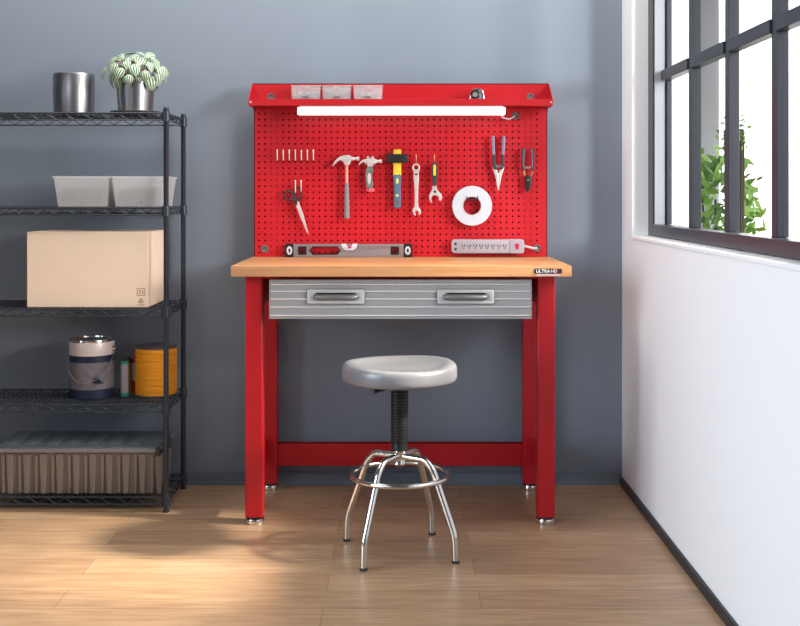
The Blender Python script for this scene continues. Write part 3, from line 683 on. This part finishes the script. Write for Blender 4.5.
# ---------------- tray contents
for k, (a, b) in enumerate(((291.2, 320.6), (322.2, 351.0), (353.4, 382.6))):
    Yc = 4.345; za = 1.5655; x0, _, zt = P(a, 85.2, Yc); x1 = P(b, 0, Yc)[0]
    nm = ['left', 'middle', 'right'][k]
    s = thing('parts_case', ((x0+x1)/2, Yc, za), 'clear small parts case, %s one of three standing in the red tray' % nm, 'case', 'clear parts cases in the tray')
    MB().tub(x0, x1, Yc, Yc+.060, za, zt-.006, .003, .002).build('case', M['clear'], s)
    MB().box(x0-.002, x1+.002, Yc-.002, Yc+.062, zt-.006, zt).build('lid', M['clear'], s, .001)
    for zz in (zt-.009, 1.598): MB().box((x0+x1)/2-.012, (x0+x1)/2+.012, Yc-.005, Yc-.001, zz-.003, zz+.003).build('latch', M['grommet' if zz < 1.6 else 'clear'], s, .0006)
    sc_ = MB(); hfill = (.055, .066, .05)[k]
    for q in range(430):
        p = Vector((random.uniform(x0+.011, x1-.011), random.uniform(Yc+.009, Yc+.051), random.uniform(za+.007, za+hfill)))
        d = Vector((random.gauss(0, 1), random.gauss(0, .4), random.gauss(0, .5))).normalized()*.0045
        sc_.tube([p-d, p+d*.7, p+d*.7, p+d], [.0011, .0011, .0024, .0024], 5)
    tag(sc_.build('zinc_screws', M['screws']), 'loose zinc screws inside the %s clear case in the tray' % nm, 'screws', kind='stuff')
xa, _, za = P(469.6, 98.8, 4.36); xb = P(484.0, 0, 4.36)[0]
s = thing('tape_measure', ((xa+xb)/2, 4.36, 1.5655), 'small chrome and black tape measure lying in the tray at the right', 'tape measure')
W = xb-xa; ztm = P(0, 88.4, 4.36)[2]
shp = catmull([(xa, 1.5658), (xb, 1.5658), (xb+.001, ztm-.035), (xb-.006, ztm-.008), (xb-.018, ztm), (xa+.018, ztm-.001), (xa+.006, ztm-.014), (xa, ztm-.035)], 3)
plate('case', [shp], 4.352, .036, M['chrome'], s, .004, world=True)
c = ((xa+xb)/2-.008, ztm-.024)
plate('side_cover', [oval(c[0], c[1], .0185, .019, 24)], 4.3485, .004, M['iron'], s, .001, world=True)
plate('side_label', [oval(c[0], c[1]-.002, .010, .010, 20)], 4.3472, .002, M['grip_grey'], s, 0, world=True)

# ================================================================== STOOL
SC = Vector((-.005, 3.667, 0))
stool = thing('shop_stool', SC, 'round grey shop stool with chrome bent legs in front of the workbench', 'stool')
def dish(x, y, z):
    if z > .60:
        k = max(0, 1-math.hypot(x, y)/.172)
        z -= .0
        z += .006*(-x/.19)*0 + .004*math.sin(math.atan2(y, x)*2+.8)*min(1, math.hypot(x, y)/.15)*(1 if math.hypot(x, y) < .185 else .4)
    return x, y, z
prof = [(0, .621), (.06, .6215), (.11, .6245), (.140, .630), (.156, .6365), (.166, .6395), (.178, .6395), (.186, .637), (.1915, .631), (.194, .622), (.1945, .610), (.1945, .600), (.1940, .592), (.1915, .585), (.186, .580), (.172, .578), (0, .578)]
MB().lathe(prof, SC, 72, fn=dish).build('seat', M['seat'], stool, smooth=60)
MB().box(SC.x-.10, SC.x+.10, SC.y-.05, SC.y+.05, .567, .578).build('mounting_plate', M['black'], stool, .002)
MB().tube([(SC.x-.03, SC.y-.03, .562), (SC.x-.075, SC.y-.09, .560), (SC.x-.090, SC.y-.115, .562)], [.006, .007, .011], 10).build('height_lever', M['black'], stool)
pf = [(0, .566), (.0265, .566)]; zz = .562
while zz > .362: pf += [(.0295, zz), (.0295, zz-.0045), (.0262, zz-.006), (.0262, zz-.0085)]; zz -= .010
pf += [(.0285, .352), (.0285, .345), (0, .345)]
MB().lathe(pf, SC, 32).build('bellows', M['black'], stool, smooth=50)
MB().lathe([(0, .348), (.0235, .348), (.0235, .338), (.021, .334), (.021, .306), (.023, .300), (.016, .292), (0, .292)], SC, 28).build('hub', M['chrome'], stool)
def arc(pts, n=5, r=.5):         # round the corners of a polyline
    pts = [Vector(p) for p in pts]; out = [pts[0]]
    for a, b, c in zip(pts, pts[1:], pts[2:]):
        k = min((a-b).length, (c-b).length)*r; p = b+(a-b).normalized()*k; q = b+(c-b).normalized()*k
        for i in range(n+1): t = i/n; out.append((1-t)**2*p+2*t*(1-t)*b+t*t*q)
    return out+[pts[-1]]
for ux, uy in ((-.1155, -.184), (.1855, -.115), (-.1855, .115), (.1155, .184)):
    L = math.hypot(ux, uy); u = Vector((ux/L, uy/L, 0))
    prof = [(.010, .325), (.100, .323), (.131, .292), (.2125, .089), (.2165, .006)]
    pts = arc([SC+u*r+Vector((0, 0, z)) for r, z in prof[:2]]+[SC+u*r+Vector((0, 0, z)) for r, z in prof[2:]], 6, .30)
    pts[-1] = SC+u*.2165+Vector((0, 0, .006))
    lg = MB().tube(pts, .0116, 16).build('leg', M['chrome'], stool, smooth=60)
    q = SC+u*.2165
    MB().lathe([(0, .010), (.0128, .010), (.0128, .001), (.0118, 0), (0, 0)], q, 20).build('foot_cap', M['grip_dark'], lg)
MB().tube([SC+Vector((.1635*math.cos(a), .1635*math.sin(a), .262)) for a in [2*PI*k/72 for k in range(72)]], .0085, 12, closed=True).build('foot_ring', M['chrome'], stool)

# ================================================================== WIRE SHELVING
XL, XP = -1.80, -.893; YF, YK = 4.125, 4.452
rack = thing('wire_shelving', ((XL+XP)/2, (YF+YK)/2, 0), 'dark grey wire shelving rack with five shelves at the left wall', 'shelving')
for x in (XL, XP):
    for y in (YF, YK):
        m = MB().use(M['shelfwire']).lathe([(0, 1.539), (.008, 1.539), (.0105, 1.535), (.0105, 1.528), (.0098, 1.527), (.0098, .022), (0, .022)], (x, y, 0), 20)
        p = m.build('post', None, rack)
        MB().lathe([(0, .024), (.007, .024), (.007, .010), (.012, .009), (.013, .003), (.012, 0), (0, 0)], (x, y, 0), 18).build('levelling_foot', M['shelfwire'], p)
SH = [1.521, 1.160, .775, .411, .060]
for zt in SH:
    s_ = MB(); dep = .030; a, b = XL+.012, XP-.012; r = .0030
    for y in (YF, YK):
        s_.tube([(a, y, zt-.004), (b, y, zt-.004)], r, 6); s_.tube([(a, y, zt-dep), (b, y, zt-dep)], r, 6)
        n = 26; pts = [(a+(b-a)*k/n, y, zt-.006 if k % 2 else zt-dep+.002) for k in range(n+1)]; s_.tube(pts, .0021, 5)
    for x in (XL, XP):
        s_.tube([(x, YF+.012, zt-.004), (x, YK-.012, zt-.004)], r, 6); s_.tube([(x, YF+.012, zt-dep), (x, YK-.012, zt-dep)], r, 6)
        n = 10; pts = [(x, YF+.012+(YK-YF-.024)*k/n, zt-.006 if k % 2 else zt-dep+.002) for k in range(n+1)]; s_.tube(pts, .0021, 5)
    for k in range(1, 50):
        x = XL+(XP-XL)*k/50; s_.tube([(x, YF-.002, zt-.0022), (x, YK+.002, zt-.0022)], .0022, 6)
    for y in (YF+.08, YF+.16, YF+.25): s_.tube([(XL, y, zt-.0070), (XP, y, zt-.0070)], .0028, 6)
    w_ = s_.build('wire_shelf', M['shelfwire'], rack)
    for x in (XL, XP):
        for y in (YF, YK):
            MB().lathe([(.0099, zt+.004), (.0135, zt+.004), (.0155, zt-.030), (.0155, zt-.036), (.0099, zt-.036)], (x, y, 0), 18).build('collar', M['shelfwire'], w_)

# ---- top shelf: plant and vase
ZS = SH[0]+.0005
pc = Vector(((135.5-CX)*4.27/F, 4.27, ZS))
plant = thing('potted_plant', pc, 'peperomia with striped silver green leaves in a steel pot on the top shelf', 'plant')
MB().lathe([(0, 0), (.085, 0), (.097, .008), (.098, .011), (.094, .010), (.083, .004), (0, .004)], pc, 48).build('saucer', M['pot'], plant)
MB().lathe([(0, .0045), (.062, .0045), (.066, .008), (.0745, .118), (.0765, .120), (.0765, .124), (.073, .124), (.070, .110), (0, .110)], pc, 48).build('pot', M['pot'], plant)
MB().lathe([(0, .114), (.050, .113), (.070, .1105)], pc, 24).build('soil', M['soil'], plant)
lf = MB(); stm = MB(); uvs = []
fc = pc+Vector((-.001, -.004, .158))
def leaf(base, down, normal, L, Wd, cup):
    down = down.normalized(); normal = (normal-down*normal.dot(down)).normalized(); side = down.cross(normal)
    nt_, ns = 9, 8; vs = []; 
    for i in range(nt_+1):
        t = i/nt_; wv = math.sin(PI*min(1, t**.72*1.0))**.75 if 0 < t < 1 else .02
        if t >= 1: wv = .01
        for j in range(ns+1):
            u = -1+2*j/ns
            p = base+down*(L*t)+side*(u*wv*Wd/2)+normal*(cup*(math.sin(PI*t)*.9 - .9*(u*wv)**2*.6 - t*t*.8))
            vs.append(p); uvs.append((j/ns, t))
    fs = [(i*(ns+1)+j, i*(ns+1)+j+1, (i+1)*(ns+1)+j+1, (i+1)*(ns+1)+j) for i in range(nt_) for j in range(ns)]
    lf.add(vs, fs)
rnd = random.Random(5)
shell = []
for layer, n, sx, sy, sz, lmin, lmax in (('outer', 52, .118, .108, .082, .046, .058), ('inner', 26, .082, .078, .066, .036, .046)):
    for k in range(n):
        zz = 1-2*(k+.5)/n; a = k*2.39996+(0 if layer == 'outer' else 1.1); rr = math.sqrt(1-zz*zz)
        d = Vector((rr*math.cos(a), rr*math.sin(a), zz))
        if zz < -.62 or d.y > .85: continue
        q = rnd.uniform(.84, 1.10)
        c = fc+Vector((d.x*sx*q, d.y*sy*q, d.z*sz*q))
        nrm = (d+Vector((rnd.uniform(-.35, .35), -.35+rnd.uniform(-.3, .2), .35+rnd.uniform(-.2, .3)))).normalized()
        dn = Vector((d.x*.5+rnd.uniform(-.45, .45), d.y*.3, -1 if d.z < .7 else -.45))
        if d.z >= .7: dn += Vector((rnd.uniform(-1, 1), -.6, 0))
        dn = (dn-nrm*dn.dot(nrm)).normalized()
        L = rnd.uniform(lmin, lmax); leaf(c-dn*L*.5, dn, nrm, L, L*rnd.uniform(.70, .84), .009)
        st0 = pc+Vector((d.x*.03, d.y*.03, .113)); md = (st0+c)*.5+Vector((0, 0, .03))
        stm.tube([st0, md, c-dn*L*.35-nrm*.003], .0016, 5)
fo = lf.build('foliage', M['leaf'], plant, smooth=180)
ul = fo.data.uv_layers.new(name='UVMap')
for l in fo.data.loops: ul.data[l.index].uv = uvs[l.vertex_index]
stm.build('stems', M['stem'], plant)
vc = Vector(((74-CX)*4.27/F, 4.27, ZS))
tag(MB().lathe([(0, 0), (.070, 0), (.076, .005), (.080, .06), (.080, .150), (.077, .158), (.073, .158), (.075, .148), (.075, .02), (0, .015)], vc, 48).build('steel_vase', M['pot'], origin=vc),
    'plain silver metal vase at the left end of the top shelf, beside the plant', 'vase')

# ---- second shelf: two milky bins with loose hardware
ZB = SH[1]+.0005
for x0, x1, lab in ((-1.113, -.916, 'milky plastic bin of loose hardware nearest the shelf post'), (-1.335, -1.122, 'milky plastic bin of loose hardware at the left, partly cut off')):
    s = thing('storage_bin', ((x0+x1)/2, 4.29, ZB), lab, 'bin', 'milky bins on the second shelf')
    MB().tub(x0, x1, 4.170, 4.415, ZB, ZB+.117, .013, .0025, .004).build('tub', M['milky'], s)
    hw = MB()
    for q in range(620):
        p = Vector((random.uniform(x0+.024, x1-.024), 4.188+.19*random.random()**1.6, ZB+.008+random.uniform(0, 1)**.8*.060))
        d = Vector((random.gauss(0, 1), random.gauss(0, 1), random.gauss(0, .6))).normalized()*random.uniform(.006, .010)
        if q % 3: hw.tube([p-d, p+d], random.uniform(.002, .0045), 6)
        else: u = d.orthogonal().normalized()*.008; hw.tube([p-d*.2, p+d*.2], .009, 8)
    tag(hw.build('loose_hardware', M['hardware']), 'heap of grey nuts and bolts inside the %s milky bin' % ('right' if x1 > -1 else 'left'), 'hardware', kind='stuff')

# ---- third shelf: cardboard box
ZC = SH[2]+.0005; bx0, bx1, by0, by1, bz1 = -1.43, -.965, 4.145, 4.425, ZC+.287
s = thing('cardboard_box', ((bx0+bx1)/2, (by0+by1)/2, ZC), 'large plain cardboard box with small printed handling marks on the middle shelf', 'box')
MB().box(bx0, bx1, by0, by1, ZC, bz1-.002).build('carton', M['cardboard'], s, .003)
MB().box(bx0, bx1, by0, (by0+by1)/2-.0008, bz1-.0022, bz1+.001).build('flap', M['cardboard'], s, .001)
MB().box(bx0, bx1, (by0+by1)/2+.0008, by1, bz1-.0022, bz1+.001).build('flap', M['cardboard'], s, .001)
MB().box(bx0-.0006, bx1+.0006, (by0+by1)/2-.024, (by0+by1)/2+.024, bz1+.0008, bz1+.0016).build('packing_tape', M['tape'], s)
# printed marks: fragile square with glyph and recycling arrows
yp = by0-.0006
plate('printed_mark', [[(136.9, 288.2), (144.9, 288.2), (144.9, 295.6), (136.9, 295.6)], [(137.5, 288.8), (144.3, 288.8), (144.3, 295.0), (137.5, 295.0)]], yp, .0008, M['carton_ink'], s)
plate('printed_mark', [[(139, 290), (140.8, 290), (140.4, 292), (140.2, 293.6), (140.8, 294.2), (139, 294.2), (139.6, 293.6), (139.4, 292)]], yp, .0008, M['carton_ink'], s)
plate('printed_mark', [[(142.2, 290), (143.2, 290), (143.2, 294.2), (142.2, 294.2)]], yp, .0008, M['carton_ink'], s)
for k in range(3):
    a0 = math.radians(90+120*k); c = (140.9, 301.0)
    R2 = lambda x, y: (c[0]+x*math.cos(a0)+y*math.sin(a0), c[1]-(x*math.sin(a0)-y*math.cos(a0)))
    pts = [(-.75, -2.3), (-1.7, -2.3), (-1.7, -.5), (-1.7, 1.3), (-2.5, 1.3), (-1.2, 2.6), (.1, 1.3), (-.75, 1.3)]
    plate('printed_mark', [[R2(x, y) for x, y in pts]], yp, .0008, M['carton_ink'], s)
plate('printed_mark', [[(137.0, 304.4), (144.6, 304.4), (144.6, 305.0), (137.0, 305.0)]], yp, .0008, M['carton_ink'], s)

# ---- fourth shelf: paint can, glue tubes, orange spool
ZD = SH[3]+.0005
cc = Vector(((92.5-CX)*4.29/F, 4.285, ZD)); R = .0865
s = thing('paint_can', cc, 'round paint can with pale shoulder and navy printed label on the fourth shelf', 'can')
can = MB(); can.use(M['navy']).lathe([(0, 0), (R-.003, 0), (R, .003), (R, .038)], cc, 48)
can.use(M['grey_label']).lathe([(R, .038), (R, .142)], cc, 48)
can.use(M['navy']).lathe([(R, .142), (R, .168)], cc, 48)
can.use(M['paint_white']).lathe([(R, .168), (R+.0006, .170), (R+.0006, .218), (R-.001, .222)], cc, 48)
can.build('body', None, s)
MB().lathe([(R-.001, .218), (R+.002, .223), (R+.001, .229), (R-.004, .228), (R-.006, .220), (R-.016, .220), (R-.020, .224), (R-.030, .222), (0, .222)], cc, 48).build('lid', M['chrome'], s)
MB().lathe([(0, .012), (.007, .010), (.011, .002), (.011, 0)], cc+Vector((R*.99, -.012, .190)), 14, 'X').build('handle_ear', M['chrome'], s)
MB().tube([cc+Vector(((R+.006)*math.cos(t), -(R+.008)*math.sin(t)-.012, .188-.120*math.sin(t))) for t in [PI*k/28 for k in range(29)]], .0016, 6).build('wire_handle', M['dark_steel'], s)
plate('label_emblem', [catmull([(92.5, 383), (93.2, 379.6), (95.5, 377.6), (98.6, 379.2), (101.6, 382.2), (103.5, 383.6)], 3)], 4.2855-R, .004, M['navy'], s)
def gtube(px, y, r, h0, rows, label, name='glue_tube', nozzle=None):
    c = Vector(((px-CX)*y/F, y, ZD)); t = thing(name, c, label, 'tube')
    z = 0
    for nm, m, hh in rows:
        MB().lathe([(0, z), (r-.0008, z), (r, z+.001), (r, z+hh-.001), (r-.0008, z+hh), (0, z+hh)], c, 28).build(nm, M[m], t); z += hh
    if nozzle: MB().tube([c+Vector((0, 0, z)), c+Vector((0, 0, z+.006)), c+Vector((nozzle[1], 0, z+nozzle[2]))], [.008, .006, .0025], 12).build('nozzle', M[nozzle[0]], t)
    return c
gtube(124.6, 4.285, .0150, 0, [('end_cap', 'teal', .014), ('body', 'strip', .112), ('cap', 'teal', .012)], 'slim grey tube with teal end caps standing between paint can and orange spool', nozzle=('black', .010, .022))
gtube(129.6, 4.325, .0105, 0, [('end_cap', 'teal', .010), ('body', 'olive', .115), ('cap', 'black', .010)], 'slim olive tube half hidden behind the teal capped tube', nozzle=('black', -.004, .016))
gtube(134.2, 4.345, .0120, 0, [('end_cap', 'red_can', .052), ('body', 'white_p', .070), ('cap', 'red_can', .018)], 'slim red and white tube just left of the orange spool', nozzle=('red_can', .002, .022))
gtube(109.5, 4.395, .0150, 0, [('end_cap', 'olive', .020), ('body', 'olive', .110), ('cap', 'teal', .012)], 'olive tube with a teal cap standing behind the paint can')
sc0 = Vector(((156.2-CX)*4.318/F, 4.318, ZD)); R = .0815
s = thing('cord_spool', sc0, 'big spool wound with bright orange cord on the fourth shelf', 'spool')
pf = [(R-.003, .006)]; z = .007
while z < .186: pf += [(R-.0026+.0008*math.sin(z*400), z), (R+.0006*math.sin(z*900), z+.0024), (R-.0026+.0008*math.sin(z*400), z+.0048)]; z += .0054
pf += [(R-.003, .188)]
MB().lathe(pf, sc0, 56).build('cord', M['orange'], s, smooth=80)
MB().lathe([(0, 0), (R, 0), (R+.001, .003), (R, .006), (0, .006)], sc0, 48).build('flange', M['flange'], s)
MB().lathe([(0, .188), (R, .188), (R+.001, .191), (R, .195), (.022, .195), (.020, .190), (0, .190)], sc0, 48).build('flange', M['flange'], s)

# ---- bottom shelf: lidded tote
ZE = SH[4]+.0005
s = thing('storage_tote', (-1.23, 4.285, ZE), 'smoky grey ribbed storage tote with slate lid on the bottom shelf', 'tote')
tx0, tx1, ty_0, ty_1 = -1.56, -.925, 4.145, 4.425
tb = MB(); tb.taper(tx0+.012, tx1-.010, ty_0+.008, ty_1-.008, ZE, ZE+.162, .010)
k = 0; x = tx0+.03
while x < tx1-.03:
    tb.taper(x, x+.0145, ty_0+.003, ty_0+.02, ZE+.004, ZE+.150, .0035); tb.taper(x+.020, x+.0485, ty_0+.0005, ty_0+.02, ZE+.002, ZE+.154, .006); x += .0633
for k in range(4):
    y = ty_0+.03+k*.06; tb.taper(tx1-.03, tx1-.004, y, y+.035, ZE+.004, ZE+.150, .004)
tb.build('tub', M['grey_tote'], s, .0015)
MB().box(tx0, tx1, ty_0-.004, ty_1+.004, ZE+.160, ZE+.176).build('rim', M['tote_rim'], s, .003)
lid = MB().box(tx0+.004, tx1-.004, ty_0, ty_1, ZE+.176, ZE+.182)
x = tx0+.03
while x < tx1-.08:
    lid.box(x, x+.045, ty_0+.03, ty_1-.03, ZE+.181, ZE+.188); x += .08
lid.build('lid', M['tote_lid'], s, .002)
MB().box(tx1-.006, tx1+.010, 4.20, 4.33, ZE+.140, ZE+.186).build('latch', M['grip_dark'], s, .003)
MB().box(tx1-.012, tx1+.004, ty_0-.007, ty_0+.012, ZE+.148, ZE+.184).build('latch', M['grip_dark'], s, .002)
